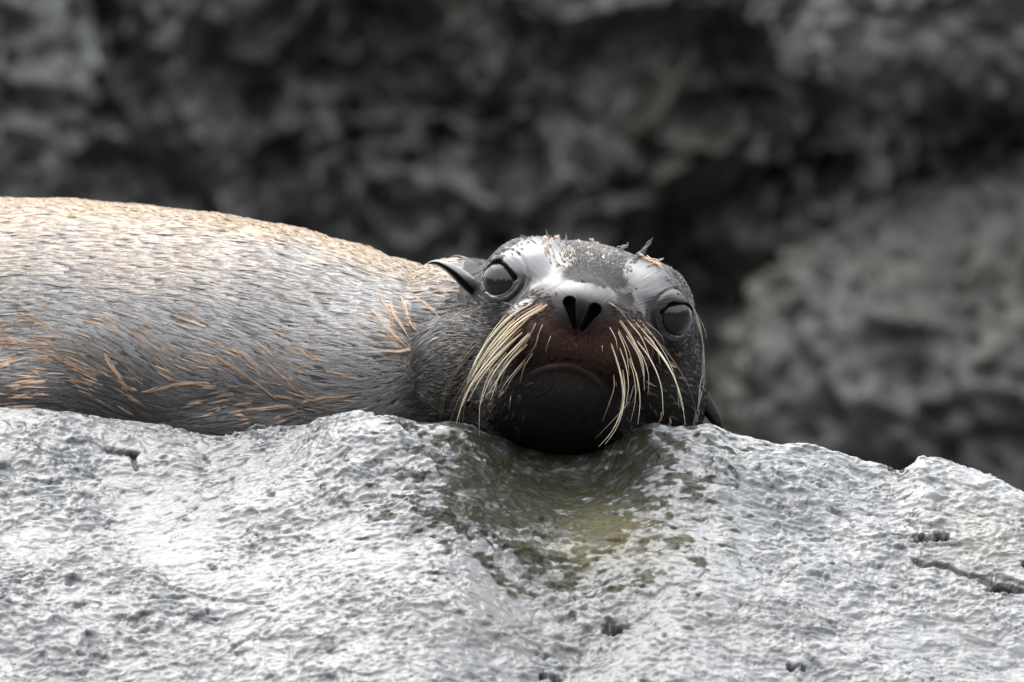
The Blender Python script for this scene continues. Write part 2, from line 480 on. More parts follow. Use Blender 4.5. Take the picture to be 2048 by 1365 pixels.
def ell(P, c, r):
    q = (P - np.array(c, float)) / np.array(r, float)
    k0 = np.sqrt((q * q).sum(1)) + 1e-9
    k1 = np.sqrt(((q / np.array(r, float)) ** 2).sum(1)) + 1e-9
    return k0 * (k0 - 1) / k1
def cone(P, a, b, ra, rb):
    a = np.array(a, float); b = np.array(b, float); ab = b - a
    t = np.clip(((P - a) @ ab) / (ab @ ab), 0, 1)
    q = P - a - t[:, None] * ab
    return np.sqrt((q * q).sum(1)) - (ra + (rb - ra) * t)
def smin(a, b, k):
    h = np.clip(0.5 + 0.5 * (b - a) / k, 0, 1)
    return b + (a - b) * h - k * h * (1 - h)
def smax(a, b, k):
    return -smin(-a, -b, k)

def W(px, py, y):
    k = 1 + y / D
    return ((px - 1024) * k, y, (682.5 - py) * k)

BODY = [((930, 700), 330, 185), ((850, 735), 350, 188), ((700, 728), 410, 234), ((500, 712), 470, 272), ((250, 702), 560, 296), ((0, 698), 640, 306),
        ((-300, 712), 760, 296), ((-650, 760), 880, 240), ((-950, 830), 950, 150), ((-1150, 880), 980, 70)]
_bp = np.array([W(c[0], c[1], y) for c, y, _ in BODY]); _bi = np.arange(len(BODY))
_bs = np.linspace(0, len(BODY) - 1, 17)
SPINE = np.stack([spline(_bi, _bp[:, i], _bs) for i in range(3)], 1)
SPR = spline(_bi, np.array([b[2] for b in BODY], float), _bs)
EYES = {'L': np.array([-163., 48., 0.]), 'R': np.array([163., 48., 0.])}
GAZE = {}
for k_, v_ in (('L', (-0.36, -0.90, 0.22)), ('R', (0.40, -0.90, 0.06))):
    v_ = np.array(v_); GAZE[k_] = v_ / np.linalg.norm(v_)
ER = 52.0

def eye_frame(k):
    g = GAZE[k]; up = np.array([0, 0, 1.0]); rt = np.cross(g, up); rt /= np.linalg.norm(rt)
    # rt points to -a for gaze -y? make it point towards the nose
    to_nose = np.array([-EYES[k][0], 0, 0])
    if rt @ to_nose < 0: rt = -rt
    up = up - g * (g @ up); up /= np.linalg.norm(up)
    return g, rt, up

def head_sdf(H, fine=True):
    d = ell(H, (0, 205, -45), (236, 280, 160))                      # skull
    d = smin(d, ell(H, (-112, 78, 30), (92, 112, 74)), 40)         # brows
    d = smin(d, ell(H, (112, 78, 30), (92, 112, 74)), 40)
    d = smin(d, cone(H, (0, 60, -12), (-4, -118, -22), 92, 68), 55)   # snout bridge
    d = smin(d, ell(H, (-4, -144, -30), (64, 46, 42)), 50)         # nose block
    d = smin(d, ell(H, (-70, -80, -84), (90, 92, 78)), 44)         # whisker pads
    d = smin(d, ell(H, (60, -80, -84), (90, 92, 78)), 44)
    d = smin(d, ell(H, (-6, -105, -95), (72, 62, 46)), 30)         # upper lip
    jaw = ell(H, (-12, -24, -186), (128, 122, 86))
    jaw = smin(jaw, ell(H, (-18, 60, -238), (165, 165, 86)), 50)   # throat
    d = smin(d, jaw, 48)
    d = smin(d, ell(H, (-205, 140, -180), (120, 130, 105)), 45)    # jowls
    d = smin(d, ell(H, (180, 170, -170), (100, 140, 120)), 45)
    # eyelids
    for k in 'LR':
        e = EYES[k]; g, rt, up = eye_frame(k)
        Q = H - e
        q = np.stack([Q @ rt, Q @ g, Q @ up], 1)
        lid = np.sqrt((q * q).sum(1)) - 49
        d = smin(d, lid, 34)
        if fine:
            rad = np.hypot(q[:, 0] * 0.9, q[:, 2])
            fr = smoothstep(0, 25, q[:, 1])
            below = smoothstep(12, -22, q[:, 2])
            d = d + fr * below * (3.6 * np.exp(-((rad - 53) / 3.0) ** 2) + 2.0 * np.exp(-((rad - 64) / 4) ** 2) - 1.4 * np.exp(-((rad - 46) / 4) ** 2))
            d = d + fr * (1 - below) * 1.2 * np.exp(-((rad - 56) / 4) ** 2) * smoothstep(-5, 18, q[:, 2])
        # opening: rounded, drawn out to a corner towards the nose
        o1 = np.hypot(q[:, 0] / 40.0 + 0.08, q[:, 2] / 37.5) - 1
        o2 = np.hypot((q[:, 0] - 26) / 18.0, (q[:, 2] - 2) / 9.0) - 1
        op = smin(o1 * 38.5, o2 * 16, 8)
        # heavy upper lid: slanting down to the nose on one side, level on the other
        cut = (q[:, 2] - (33 - 0.62 * (q[:, 0] + 4))) * 0.85 if k == 'L' else q[:, 2] - (29 - 0.10 * q[:, 0])
        op = smax(op, cut, 7)
        op = np.where(q[:, 1] > 0, op, 99)
        d = smax(d, -op, 2.5)
    if fine:
        a = H[:, 0] + 9; y = H[:, 1]; u = H[:, 2]
        fr = smoothstep(40, -40, y)
        um = -127 - 0.0042 * a * a - 6 * smoothstep(0, 100, -a)
        d = d + 8.5 * np.exp(-((u - um) / 3.8) ** 2) * fr * smoothstep(120, 55, np.abs(a))     # mouth
        d = d - 3 * np.exp(-((u - um + 13) / 9) ** 2) * fr * smoothstep(90, 40, np.abs(a))      # lower lip
        d = d + 5 * np.exp(-(a / 5.0) ** 2) * smoothstep(-60, -70, u) * smoothstep(um, um + 12, u) * fr
        na = H[:, 0] + 7
        d = d + 3.0 * np.exp(-(na / 3.5) ** 2) * smoothstep(-20, -32, u) * smoothstep(-72, -60, u) * smoothstep(-120, -150, y)
        # soft crease beside the nose pad
        d = d + 0.6 * np.exp(-((np.hypot((na) / 60, (u + 30) / 46) - 1) / 0.12) ** 2) * smoothstep(-110, -150, y) * smoothstep(0, -30, u)
    return d

def sdf(P, fine=True):
    body = None
    for i in range(len(SPINE) - 1):
        c = cone(P, SPINE[i], SPINE[i + 1], SPR[i], SPR[i + 1])
        body = c if body is None else smin(body, c, 5)
    # shoulder, folded foreflipper, belly folds
    body = smin(body, ell(P, W(50, 790, 425), (225, 150, 118)), 26)
    body = smin(body, ell(P, W(530, 850, 330), (210, 120, 75)), 26)
    body = smin(body, ell(P, W(330, 690, 420), (230, 120, 120)), 80)
    body = smin(body, ell(P, W(760, 700, 270), (120, 110, 90)), 60)
    # hind flippers and tail end, out of frame
    body = smin(body, ell(P, W(-1300, 930, 900), (190, 60, 34)), 40)
    body = smin(body, ell(P, W(-1280, 930, 1060), (190, 60, 34)), 40)
    h = head_sdf(to_head(P), fine)
    d = smin(body, h, 26)
    if fine:
        # wet-fur folds: gentle lengthwise waviness of the coat
        pass
    return d

def gradient(P, e=1.5):
    g = np.zeros_like(P)
    for i in range(3):
        o = np.zeros(3); o[i] = e
        g[:, i] = (sdf(P + o) - sdf(P - o)) / (2 * e)
    return g

def surface_nets(lo, hi, h):
    n = [int(math.ceil((hi[i] - lo[i]) / h)) + 1 for i in range(3)]
    ax = [lo[i] + h * np.arange(n[i]) for i in range(3)]
    V = np.empty(n, np.float32)
    Y, Z = np.meshgrid(ax[1], ax[2], indexing='ij')
    for i in range(0, n[0], 16):
        xs = ax[0][i:i + 16]
        G = np.stack([np.repeat(xs, Y.size), np.tile(Y.ravel(), len(xs)), np.tile(Z.ravel(), len(xs))], 1)
        V[i:i + 16] = sdf(G, False).reshape(len(xs), *Y.shape)
    c = tuple(k - 1 for k in n)
    acc = np.zeros((*c, 3), np.float32); cnt = np.zeros(c, np.float32)
    cor = [(i, j, k) for i in (0, 1) for j in (0, 1) for k in (0, 1)]
    for p in cor:
        for axn in range(3):
            if p[axn]: continue
            q = list(p); q[axn] = 1
            a = V[p[0]:p[0] + c[0], p[1]:p[1] + c[1], p[2]:p[2] + c[2]]
            b = V[q[0]:q[0] + c[0], q[1]:q[1] + c[1], q[2]:q[2] + c[2]]
            m = (a < 0) != (b < 0)
            t = np.where(m, a / np.where(m, a - b, 1), 0)
            for d_ in range(3):
                acc[..., d_] += np.where(m, (t if d_ == axn else p[d_]), 0)
            cnt += m
    act = cnt > 0
    idx = -np.ones(c, np.int64); idx[act] = np.arange(act.sum())
    I = np.argwhere(act)
    verts = (I + acc[act] / cnt[act][:, None]) * h + np.array(lo)
    faces = []
    for axn in range(3):
        s0 = [slice(1, c[i]) if i != axn else slice(0, c[i]) for i in range(3)]
        A = V[tuple(s0)]
        s1 = [slice(1, c[i]) if i != axn else slice(1, c[i] + 1) for i in range(3)]
        B = V[tuple(s1)]
        m = (A < 0) != (B < 0)
        J = np.argwhere(m)
        off = np.array([1 if i != axn else 0 for i in range(3)])
        J = J + off
        u, v = [(1, 2), (2, 0), (0, 1)][axn]
        def cell(du, dv):
            K = J.copy(); K[:, u] += du; K[:, v] += dv
            return idx[K[:, 0], K[:, 1], K[:, 2]]
        q = np.stack([cell(-1, -1), cell(0, -1), cell(0, 0), cell(-1, 0)], 1)
        flip = (A[m] >= 0)
        q[flip] = q[flip][:, ::-1]
        faces.append(q)
    return verts, np.concatenate(faces)

def subdivide(Vt, F, mask):
    """split masked quads in four; returns verts, faces, ids of verts that may be moved"""
    Fm, Fk = F[mask], F[~mask]
    E = np.stack([Fm, np.roll(Fm, -1, 1)], -1).reshape(-1, 2)
    Es = np.sort(E, 1)
    key = Es[:, 0] * len(Vt) + Es[:, 1]
    uq, inv = np.unique(key, return_inverse=True)
    e0, e1 = uq // len(Vt), uq % len(Vt)
    mids = (Vt[e0] + Vt[e1]) / 2
    cen = Vt[Fm].mean(1)
    n0, n1 = len(Vt), len(Vt) + len(mids)
    em = inv.reshape(-1, 4) + n0
    cc = np.arange(len(Fm)) + n1
    quads = [np.stack([Fm[:, i], em[:, i], cc, em[:, (i - 1) % 4]], 1) for i in range(4)]
    V2 = np.concatenate([Vt, mids, cen])
    cntm = np.bincount(inv, minlength=len(uq))
    movable = np.concatenate([np.zeros(n0, bool), cntm > 1, np.ones(len(cen), bool)])
    return V2, np.concatenate([Fk] + quads), movable

def project(P, it=2):
    for _ in range(it):
        d = sdf(P); g = gradient(P)
        gg = np.maximum((g * g).sum(1), 0.25)
        stp = np.clip(d / gg, -5, 5)
        P = P - g * stp[:, None]
    return P

VT, FC = surface_nets((-2620, -230, -360), (470, 1330, 340), 11)
def in_view(V, F): 
    c = V[F].mean(1); return (c[:, 0] > -1150)
def in_head(V, F):
    c = V[F].mean(1); return (c[:, 0] > -240) & (c[:, 1] < 300)
def in_face(V, F):
    c = V[F].mean(1)
    return (c[:, 0] > -90) & (c[:, 1] < 150) & (c[:, 0] < 400)
VT = project(VT, 3)
for fn in (in_view, in_head, in_face):
    VT, FC, mv = subdivide(VT, FC, fn(VT, FC))
    VT[mv] = project(VT[mv], 3 if fn is in_face else 2)
def nostril(H):
    na = H[:, 0] + 7; u = H[:, 2]; best = np.full(len(H), 99.0)
    for sgn in (-1, 1):
        A = np.array([24., -18.]) if sgn > 0 else np.array([28., -14.]); B = np.array([7., -62.])
        ab = B - A; pa_ = np.stack([na * sgn, u], 1)
        t = np.clip(((pa_ - A) @ ab) / (ab @ ab), 0, 1); q = pa_ - A - t[:, None] * ab
        # wide above, drawn to a slit below, with a sharper upper outer corner
        best = np.minimum(best, np.hypot(q[:, 0], q[:, 1]) - (12.5 - 8.5 * t ** 0.8))
    return np.where(H[:, 1] < -70, best, 99)
_nh = nostril(to_head(VT))
VT[:, 1] += 46 * smoothstep(1.5, -5.0, _nh)
VN = np.zeros_like(VT)
_n = np.cross(VT[FC[:, 2]] - VT[FC[:, 0]], VT[FC[:, 3]] - VT[FC[:, 1]])
for _k in range(4):
    for _d in range(3):
        VN[:, _d] += np.bincount(FC[:, _k], _n[:, _d], len(VT))
VN /= np.linalg.norm(VN, axis=1)[:, None] + 1e-12
bvh = BVHTree.FromPolygons(VT.tolist(), FC.tolist())
print('seal verts', len(VT), 'faces', len(FC))

def hit(px, py, lift=0.0):
    o = Vector((0, -D, 0)); dr = (Vector(((px - 1024.0), 0, 682.5 - py)) - o).normalized()
    loc, nor, i, ds = bvh.ray_cast(o, dr)
    if loc is None: return None, None
    return np.array(loc) + lift * np.array(nor), np.array(nor)

# --- flow field of the coat: (px, py, angle in degrees, 0 = tail-wards left, positive = rising towards the left)
FLOW = np.array([(0, 420, 0), (300, 440, 6), (600, 490, 14), (800, 550, 25), (0, 560, 2), (300, 560, 6), (550, 580, 10), (750, 600, 10),
                 (0, 680, -8), (100, 660, 8), (220, 700, 32), (60, 780, -4), (200, 790, 24), (300, 740, 34), (420, 660, 20), (500, 740, 34), (420, 800, -14),
                 (600, 790, 22), (560, 850, -22), (700, 750, 10), (700, 800, -14), (780, 700, 4), (800, 790, -45), (840, 700, -25), (850, 620, 15), (780, 640, 25),
                 (900, 760, -6), (900, 690, -10), (940, 640, 15), (880, 820, -20), (980, 700, 0), (-600, 600, 0), (-600, 800, 0)], float)
def flow_dir(P):
    px, py = 1024 + P[:, 0], 682.5 - P[:, 2]
    wgt = 1.0 / ((px[:, None] - FLOW[:, 0]) ** 2 + 1.6 * (py[:, None] - FLOW[:, 1]) ** 2 + 900) ** 1.5
    an = np.radians(FLOW[:, 2])
    cx = -(wgt * np.cos(an)).sum(1); cz = (wgt * np.sin(an)).sum(1)
    H = to_head(P)
    v = np.stack([cx, np.full(len(P), 0.15 * 0), cz], 1)
    v /= np.linalg.norm(v, axis=1)[:, None]
    # on the face the hair runs back from the nose
    fd = np.stack([H[:, 0] + 5, (H[:, 1] + 190) * 0.9, (H[:, 2] + 40)], 1)
    fd /= np.linalg.norm(fd, axis=1)[:, None] + 1e-6
    fw = np.stack([fd[:, 0] * CR + fd[:, 2] * SR, fd[:, 1], -fd[:, 0] * SR + fd[:, 2] * CR], 1)
    m = smoothstep(-270, -190, H[:, 0]) * smoothstep(330, 180, H[:, 1])
    v = v * (1 - m)[:, None] + fw * m[:, None]
    return v / (np.linalg.norm(v, axis=1)[:, None] + 1e-6)

# --- vertex masks
H = to_head(VT)
def G(a0, y0, u0, ra, ry, ru):
    return np.exp(-((H[:, 0] - a0) / ra) ** 2 - ((H[:, 1] - y0) / ry) ** 2 - ((H[:, 2] - u0) / ru) ** 2)
vn = perlin(VT / 40.0, 5) + 0.6 * perlin(VT / 14.0, 6)
headm = smoothstep(-300, -215, H[:, 0]) * smoothstep(480, 330, H[:, 1])
wet = 0.20 - 0.2 * smoothstep(60, 140, H[:, 0]) - 0.3 * smoothstep(40, 90, -np.abs(H[:, 0] + 5) + 90) * smoothstep(0, -15, H[:, 2]) - 0.28 * smoothstep(-60, -130, H[:, 2]) * smoothstep(200, 60, H[:, 1])
brow = 1.25 * G(-112, 20, 45, 70, 110, 48) + 1.05 * G(116, 20, 42, 66, 110, 48)
wet = wet + brow + 1.25 * G(-14, -100, 17, 62, 90, 17) + 0.6 * G(-152, 10, -52, 50, 70, 24) + 0.15 * G(150, 10, -50, 45, 60, 40)
wob = 9 * perlin(VT / 16.0, 8) + 5 * perlin(VT / 6.0, 10)
hw = 44 + 22 * np.exp(-((H[:, 2] - 46) / 16) ** 2)
for k in 'LR':
    rd_ = np.hypot(H[:, 0] - EYES[k][0], H[:, 2] - EYES[k][2])
    wet = wet + 0.75 * np.exp(-((rd_ - 46) / 11) ** 2) * (H[:, 1] < 60) * (1.0 if k == 'L' else 0.7)
um_ = -127 - 0.0042 * (H[:, 0] + 9) ** 2
wet = wet + 0.4 * np.exp(-((H[:, 2] - um_ + 14) / 8) ** 2) * (np.abs(H[:, 0] + 9) < 85) * (H[:, 1] < 0)
stripe = smoothstep(1.3, 0.75, np.abs(H[:, 0] - 8 + wob - 0.1 * (H[:, 2] - 46)) / hw) * smoothstep(26, 36, H[:, 2] + wob * 0.6)
stripe = np.maximum(stripe, smoothstep(24, 8, np.hypot(H[:, 0] - 74, (H[:, 2] - 14) * 0.7) + wob))
stripe = np.maximum(0, stripe - 0.6 * np.exp(-((H[:, 2] - 80 + wob) / 8) ** 2))
wet = wet * (1 - 0.95 * stripe) + 0.12 * vn * (1 - stripe)
wet = np.where(headm > 0.5, wet, 0.45 + 0.1 * vn)
brown = headm * np.clip(1.1 * np.exp(-((H[:, 0] + 5) / 150) ** 2 - ((H[:, 2] + 80) / 62) ** 2) * smoothstep(0, -60, H[:, 1]), 0, 1)
nosed = np.clip(1.3 * np.exp(-((H[:, 0] + 7) / 44) ** 2 - ((H[:, 2] + 34) / 34) ** 2) * smoothstep(-60, -110, H[:, 1]), 0, 1)
brown = brown * (1 - nosed)
grey = np.clip((1 - headm) + headm * (0.45 * stripe + 0.3 * smoothstep(-120, -190, H[:, 0]) * smoothstep(-200, -60, H[:, 2])), 0, 1)
fdv = flow_dir(VT)
Gn = gradient(VT); Gn /= np.linalg.norm(Gn, axis=1)[:, None] + 1e-9
ft = fdv - Gn * (fdv * Gn).sum(1)[:, None]; ft /= np.linalg.norm(ft, axis=1)[:, None] + 1e-6
# flow-aligned texture coordinates: across the hair fine, along it long (head: polar about the nose)
pa = np.arctan2(H[:, 2] + 40, H[:, 0] + 5) * 150.0
pr = np.sqrt((H[:, 0] + 5) ** 2 + (H[:, 2] + 40) ** 2 + 0.5 * (H[:, 1] + 190) ** 2)
hx = np.stack([pa / 4.5, pr / 42, H[:, 1] / 90], 1)
bx = np.stack([VT[:, 2] / 5.0, VT[:, 0] / 46, VT[:, 1] / 30], 1)
flow = hx * headm[:, None] + bx * (1 - headm)[:, None]

seal = bpy.data.objects.new('fur_seal', None)
COL.objects.link(seal)
seal.location = (-0.1, 0.15, -0.125)
seal['label'] = 'wet dark brown fur seal resting its chin on the pale wet boulder, whiskers drooping'
seal['category'] = 'seal'
PINV = -Vector(seal.location)
def adopt(o, parent=seal):
    o.parent = parent
    if parent is seal: o.location = PINV
    return o

# nose pad cut from the same surface as its own part
fcen = VT[FC].mean(1); Hf = to_head(fcen)
nosef = (np.hypot((Hf[:, 0] + 6) / 56, (Hf[:, 2] + 28) / 42) < 1) & (Hf[:, 1] < -60)
def submesh(F):
    ids, inv = np.unique(F, return_inverse=True)
    return ids, inv.reshape(F.shape)
def part(name, F, mat):
    ids, f = submesh(F)
    o = adopt(mesh_obj(name, VT[ids], f, mat, attrs={'wet': np.clip(wet, 0, 1)[ids], 'brown': brown[ids], 'grey': grey[ids], 'flow': flow[ids]}))
    o.data.normals_split_custom_set_from_vertices(VN[ids].tolist())
    return o
part('body', FC[~nosef], M_SKIN)
part('nose', FC[nosef], M_SKIN)

# --- eyes
def sphere(c, rad, axis, n=40):
    th = np.linspace(0, math.pi, n); ph = np.linspace(0, 2 * math.pi, 2 * n)
    A, B = np.meshgrid(th, ph, indexing='ij')
    d = np.stack([np.sin(A) * np.cos(B), np.sin(A) * np.sin(B), np.cos(A)], -1).reshape(-1, 3)
    z = axis; x = np.cross(z, [0, 0, 1.0]); x /= np.linalg.norm(x); y = np.cross(z, x)
    p = d[:, :1] * x + d[:, 1:2] * y + d[:, 2:] * z
    return c + p * rad, grid_faces(n, 2 * n), np.degrees(A).ravel()
for k in 'LR':
    c = from_head(*EYES[k]); g = GAZE[k]
    gw = np.array([g[0] * CR + g[2] * SR, g[1], -g[0] * SR + g[2] * CR])
    P, F, ang = sphere(c, ER, gw)
    e = adopt(mesh_obj('eye', P, F, M_EYE, attrs={'iris': np.interp(ang, [0, 12, 14, 34, 38, 50], [0, 0, .5, .5, .8, 1.0])}))

# --- ears: rolled leaf with a slit along its length
def ear(path, radii, opening, wet_=0.8, grey_=0.5):
    path = np.array(path, float); n = 26
    s = np.linspace(0, len(path) - 1, n)
    c = np.stack([spline(np.arange(len(path)), path[:, i], s) for i in range(3)], 1)
    rad = spline(np.arange(len(radii)), radii, s)
    T = np.gradient(c, axis=0); T /= np.linalg.norm(T, axis=1)[:, None]
    op = np.array(opening, float)
    V = []
    m = 18; half = math.radians(140)
    for i in range(n):
        b = op - T[i] * (op @ T[i]); b /= np.linalg.norm(b); x = np.cross(T[i], b)
        ring = []
        h2 = half
        for sgn, rr in ((1, rad[i]), (-1, rad[i] - min(5.0, rad[i] * 0.45))):
            an = np.linspace(-h2, h2, m)[::sgn] + math.pi
            for q in an:
                ring.append(c[i] + rr * (math.cos(q) * b + 0.75 * math.sin(q) * x))
        V.append(ring)
    V = np.array(V); k = V.shape[1]
    idx = np.arange(n * k).reshape(n, k)
    F = np.stack([idx[:-1], np.roll(idx, -1, 1)[:-1], np.roll(idx, -1, 1)[1:], idx[1:]], -1).reshape(-1, 4)
    cap = [(idx[-1, j], idx[-1, j + 1], idx[-1, k - 2 - j], idx[-1, k - 1 - j]) for j in range(m - 1)]
    F = np.concatenate([F, np.array(cap)])
    o = adopt(mesh_obj('ear', V.reshape(-1, 3), F, M_EAR, attrs={'wet': np.full(n * k, wet_), 'brown': np.full(n * k, .0), 'grey': np.full(n * k, grey_), 'flow': V.reshape(-1, 3) / 9}))
    return o
M_EAR = M_SKIN
ear([W(962, 590, 150), W(936, 566, 128), W(906, 541, 120), W(878, 526, 128), W(856, 526, 142)], [14, 18, 14, 8, 2.0], (-0.35, -0.9, -0.5), 0.75, 0.6)
ear([W(1384, 735, 170), W(1394, 775, 160), W(1412, 810, 150), W(1432, 842, 150), W(1444, 866, 158)], [10, 17, 17, 12, 3.0], (-0.6, -0.3, -0.2), 0.05, 0.0)

# --- whiskers: each its own tapered, drooping bristle (points in a 1911-wide study of the head)
def zoomed(p): return (780 + p[0] / 2.73, 440 + p[1] / 2.73)
def whisker(pts, r0, mat, name='whisker', zoom=True, lift=5, end=0.18):
    pts = [zoomed(p) if zoom else p for p in pts]
    pts = np.array(pts, float); n = 14
    # even out by length
    s = np.concatenate([[0], np.cumsum(np.hypot(*np.diff(pts, axis=0).T))])
    q = np.linspace(0, s[-1], n)
    px = spline(s, pts[:, 0], q); py = spline(s, pts[:, 1], q)
    Y = []
    y = None
    for i in range(n):
        h, _ = hit(px[i], py[i])
        lim = h[1] - lift * min(1, i / 3 * 0.8) if h is not None else 1e9
        if y is None:
            y = (h[1] + 3) if h is not None else 0.0
        else:
            y = min(y + 2.5 * i / n, lim) if h is not None else y + 2
        Y.append(y)
    Y = np.array(Y)
    Ys = Y.copy()
    for _ in range(6):
        Ys[1:-1] = np.minimum(Y[1:-1], 0.5 * Ys[1:-1] + 0.25 * (Ys[:-2] + Ys[2:]))
    c = np.array([W(px[i], py[i], Ys[i]) for i in range(n)])
    t = np.linspace(0, 1, n)
    rad = r0 * (1 - (1 - end) * t ** 1.3)
    T = np.gradient(c, axis=0); T /= np.linalg.norm(T, axis=1)[:, None]
    k = 7; V = []
    for i in range(n):
        b = np.cross(T[i], [0, 1.0, 0.1]); b /= np.linalg.norm(b); x = np.cross(T[i], b)
        V += [c[i] + rad[i] * (math.cos(a) * b + math.sin(a) * x) for a in np.linspace(0, 2 * math.pi, k, endpoint=False)]
    V.append(c[-1] + T[-1] * rad[-1] * 2)
    idx = np.arange(n * k).reshape(n, k)
    F = np.stack([idx[:-1], np.roll(idx, -1, 1)[:-1], np.roll(idx, -1, 1)[1:], idx[1:]], -1).reshape(-1, 4)
    tip = n * k
    F = np.concatenate([F, np.array([(idx[-1, j], idx[-1, (j + 1) % k], tip, tip) for j in range(k)])[:, [0, 1, 2, 2]]])
    F3 = F[:len(F) - k]
    o = adopt(mesh_obj(name, np.array(V), F3, mat, attrs={'along': np.concatenate([np.repeat(t, k), [1.0]])}))
    return o

LEFT = [([(795, 445), (640, 540), (520, 680), (432, 850)], 2.3), ([(868, 462), (700, 565), (560, 690), (445, 860)], 2.2), ([(700, 500), (600, 590), (500, 710), (425, 870)], 2.6),
        ([(775, 520), (650, 640), (540, 760), (410, 960), (362, 1110)], 2.6), ([(690, 530), (585, 640), (500, 760), (430, 890)], 2.6), ([(735, 605), (640, 690), (530, 800), (430, 930), (395, 1020)], 2.8),
        ([(780, 600), (680, 700), (590, 800), (520, 930), (498, 1000)], 2.4), ([(755, 675), (660, 770), (590, 870), (550, 985)], 2.2), ([(725, 690), (640, 790), (580, 880), (520, 970)], 2.0),
        ([(660, 520), (560, 630), (470, 760), (420, 890)], 2.2), ([(745, 755), (680, 830), (625, 900), (592, 965)], 1.3), ([(640, 720), (545, 840), (495, 990), (487, 1180)], 1.3),
        ([(700, 640), (600, 740), (500, 860), (425, 990)], 2.4), ([(840, 462), (720, 530), (620, 620), (540, 730)], 2.0), ([(715, 560), (620, 650), (540, 740), (480, 840)], 2.4),
        ([(650, 590), (560, 690), (490, 790), (440, 880)], 2.2)]
LEFT_T = [([(785, 720), (735, 800), (708, 895)], 1.1), ([(880, 630), (860, 680), (850, 728)], 1.0), ([(835, 570), (805, 640), (795, 705)], 1.1), ([(660, 960), (655, 1000), (650, 1040)], 1.0),
          ([(800, 560), (760, 640), (720, 720)], 1.0), ([(820, 600), (790, 690), (740, 760)], 0.9)]
LEFT_D = [([(480, 690), (390, 800), (320, 900), (278, 1080)], 1.3), ([(560, 720), (450, 850), (390, 1010), (373, 1215)], 1.6), ([(640, 600), (460, 790), (400, 900), (330, 1010)], 1.3),
          ([(520, 640), (400, 760), (350, 880), (300, 970)], 1.3), ([(500, 760), (420, 900), (385, 1000), (360, 1120)], 1.2)]
RIGHT = [([(1325, 545), (1430, 665), (1530, 815), (1590, 970), (1612, 1120)], 2.0), ([(1385, 640), (1470, 730), (1550, 860), (1600, 1040)], 2.4), ([(1338, 650), (1420, 760), (1478, 900), (1492, 1070)], 2.2),
         ([(1288, 540), (1370, 640), (1425, 770)], 1.9), ([(1250, 538), (1325, 650), (1380, 780), (1388, 920)], 1.9), ([(1285, 625), (1355, 740), (1385, 855)], 1.9),
         ([(1240, 600), (1288, 720), (1306, 850)], 1.8), ([(1198, 585), (1232, 650), (1242, 705)], 1.6), ([(1200, 655), (1240, 770), (1272, 900), (1275, 1020), (1235, 1140), (1175, 1225)], 2.0),
         ([(1250, 690), (1288, 800), (1302, 900), (1288, 1010)], 1.8), ([(1303, 740), (1348, 860), (1365, 1000), (1353, 1115)], 1.9), ([(1270, 810), (1282, 930), (1262, 1050), (1215, 1150), (1140, 1240)], 1.7),
         ([(1385, 610), (1455, 700), (1475, 790)], 1.4)]
RIGHT_T = [([(1220, 840), (1224, 910), (1198, 1000), (1160, 1100)], 1.1), ([(1330, 900), (1305, 990), (1240, 1070), (1120, 1195)], 1.3), ([(1158, 685), (1160, 725)], 1.0), ([(1345, 830), (1350, 920), (1320, 1010)], 1.2),
           ([(1205, 455), (1260, 500), (1330, 600)], 1.1), ([(1190, 450), (1240, 480), (1290, 510)], 1.0), ([(1400, 560), (1490, 650), (1500, 700)], 0.8)]
RIGHT_D = [([(1400, 590), (1560, 790), (1625, 900), (1672, 1040)], 1.2), ([(1300, 560), (1420, 620), (1510, 720)], 0.9)]
def jitter(ws, k):
    o_ = []
    for pts, r0 in ws:
        a_, b_ = RNG.normal(0, 16, 2); c_, d_ = RNG.normal(0, 22, 2); sc = RNG.uniform(0.75, 1.02)
        p0 = np.array(pts[0], float) + (a_, b_)
        o_.append(([tuple(p0 + (np.array(p, float) - np.array(pts[0])) * sc + np.array((c_, d_)) * (i / (len(pts) - 1)) ** 1.5) for i, p in enumerate(pts)], r0 * k))
    return o_
LEFT = [(p, r_ * 0.74) for p, r_ in LEFT] + jitter(LEFT[::2] + LEFT[1::4], 0.42)
RIGHT = [(p, r_ * 0.7) for p, r_ in RIGHT] + jitter(RIGHT[:-1:2], 0.38)
LEFT_T += jitter(LEFT[:10], 0.4); LEFT_D += jitter(LEFT_D, 0.7)
for group_, mt in ((LEFT, M_WH), (RIGHT, M_WH), (LEFT_T, M_WHM), (RIGHT_T, M_WHM), (LEFT_D, M_WHD), (RIGHT_D, M_WHD)):
    for pts, r0 in group_:
        whisker(pts, r0, mt)
# ------------------------------------------------------------------ coat: wet locks of fur
def sdf_fast(P): return sdf(P)
class Coat:
    def __init__(s): s.pts, s.rad, s.col = [], [], []
    def add(s, pts, rad, col):      # (n, k, 3), (n, k), (n, k, 3)
        s.pts.append(pts); s.rad.append(rad); s.col.append(col)
COAT = Coat()

# sample roots over the visible part of the body
tri = np.concatenate([FC[:, [0, 1, 2]], FC[:, [0, 2, 3]]])
A_, B_, C_ = VT[tri[:, 0]], VT[tri[:, 1]], VT[tri[:, 2]]
cr = np.cross(B_ - A_, C_ - A_); ar = np.linalg.norm(cr, axis=1); nn = cr / (ar[:, None] + 1e-9)
cen = (A_ + B_ + C_) / 3
ok = (cen[:, 0] > -1200) & (nn[:, 1] < 0.55)
def sample(n, wfun):
    wgt = ar * ok * wfun(cen, nn)
    i = RNG.choice(len(tri), n, p=wgt / wgt.sum())
    u, v = RNG.random(n), RNG.random(n)
    f = u + v > 1; u[f], v[f] = 1 - u[f], 1 - v[f]
    return A_[i] + u[:, None] * (B_ - A_)[i] + v[:, None] * (C_ - A_)[i]

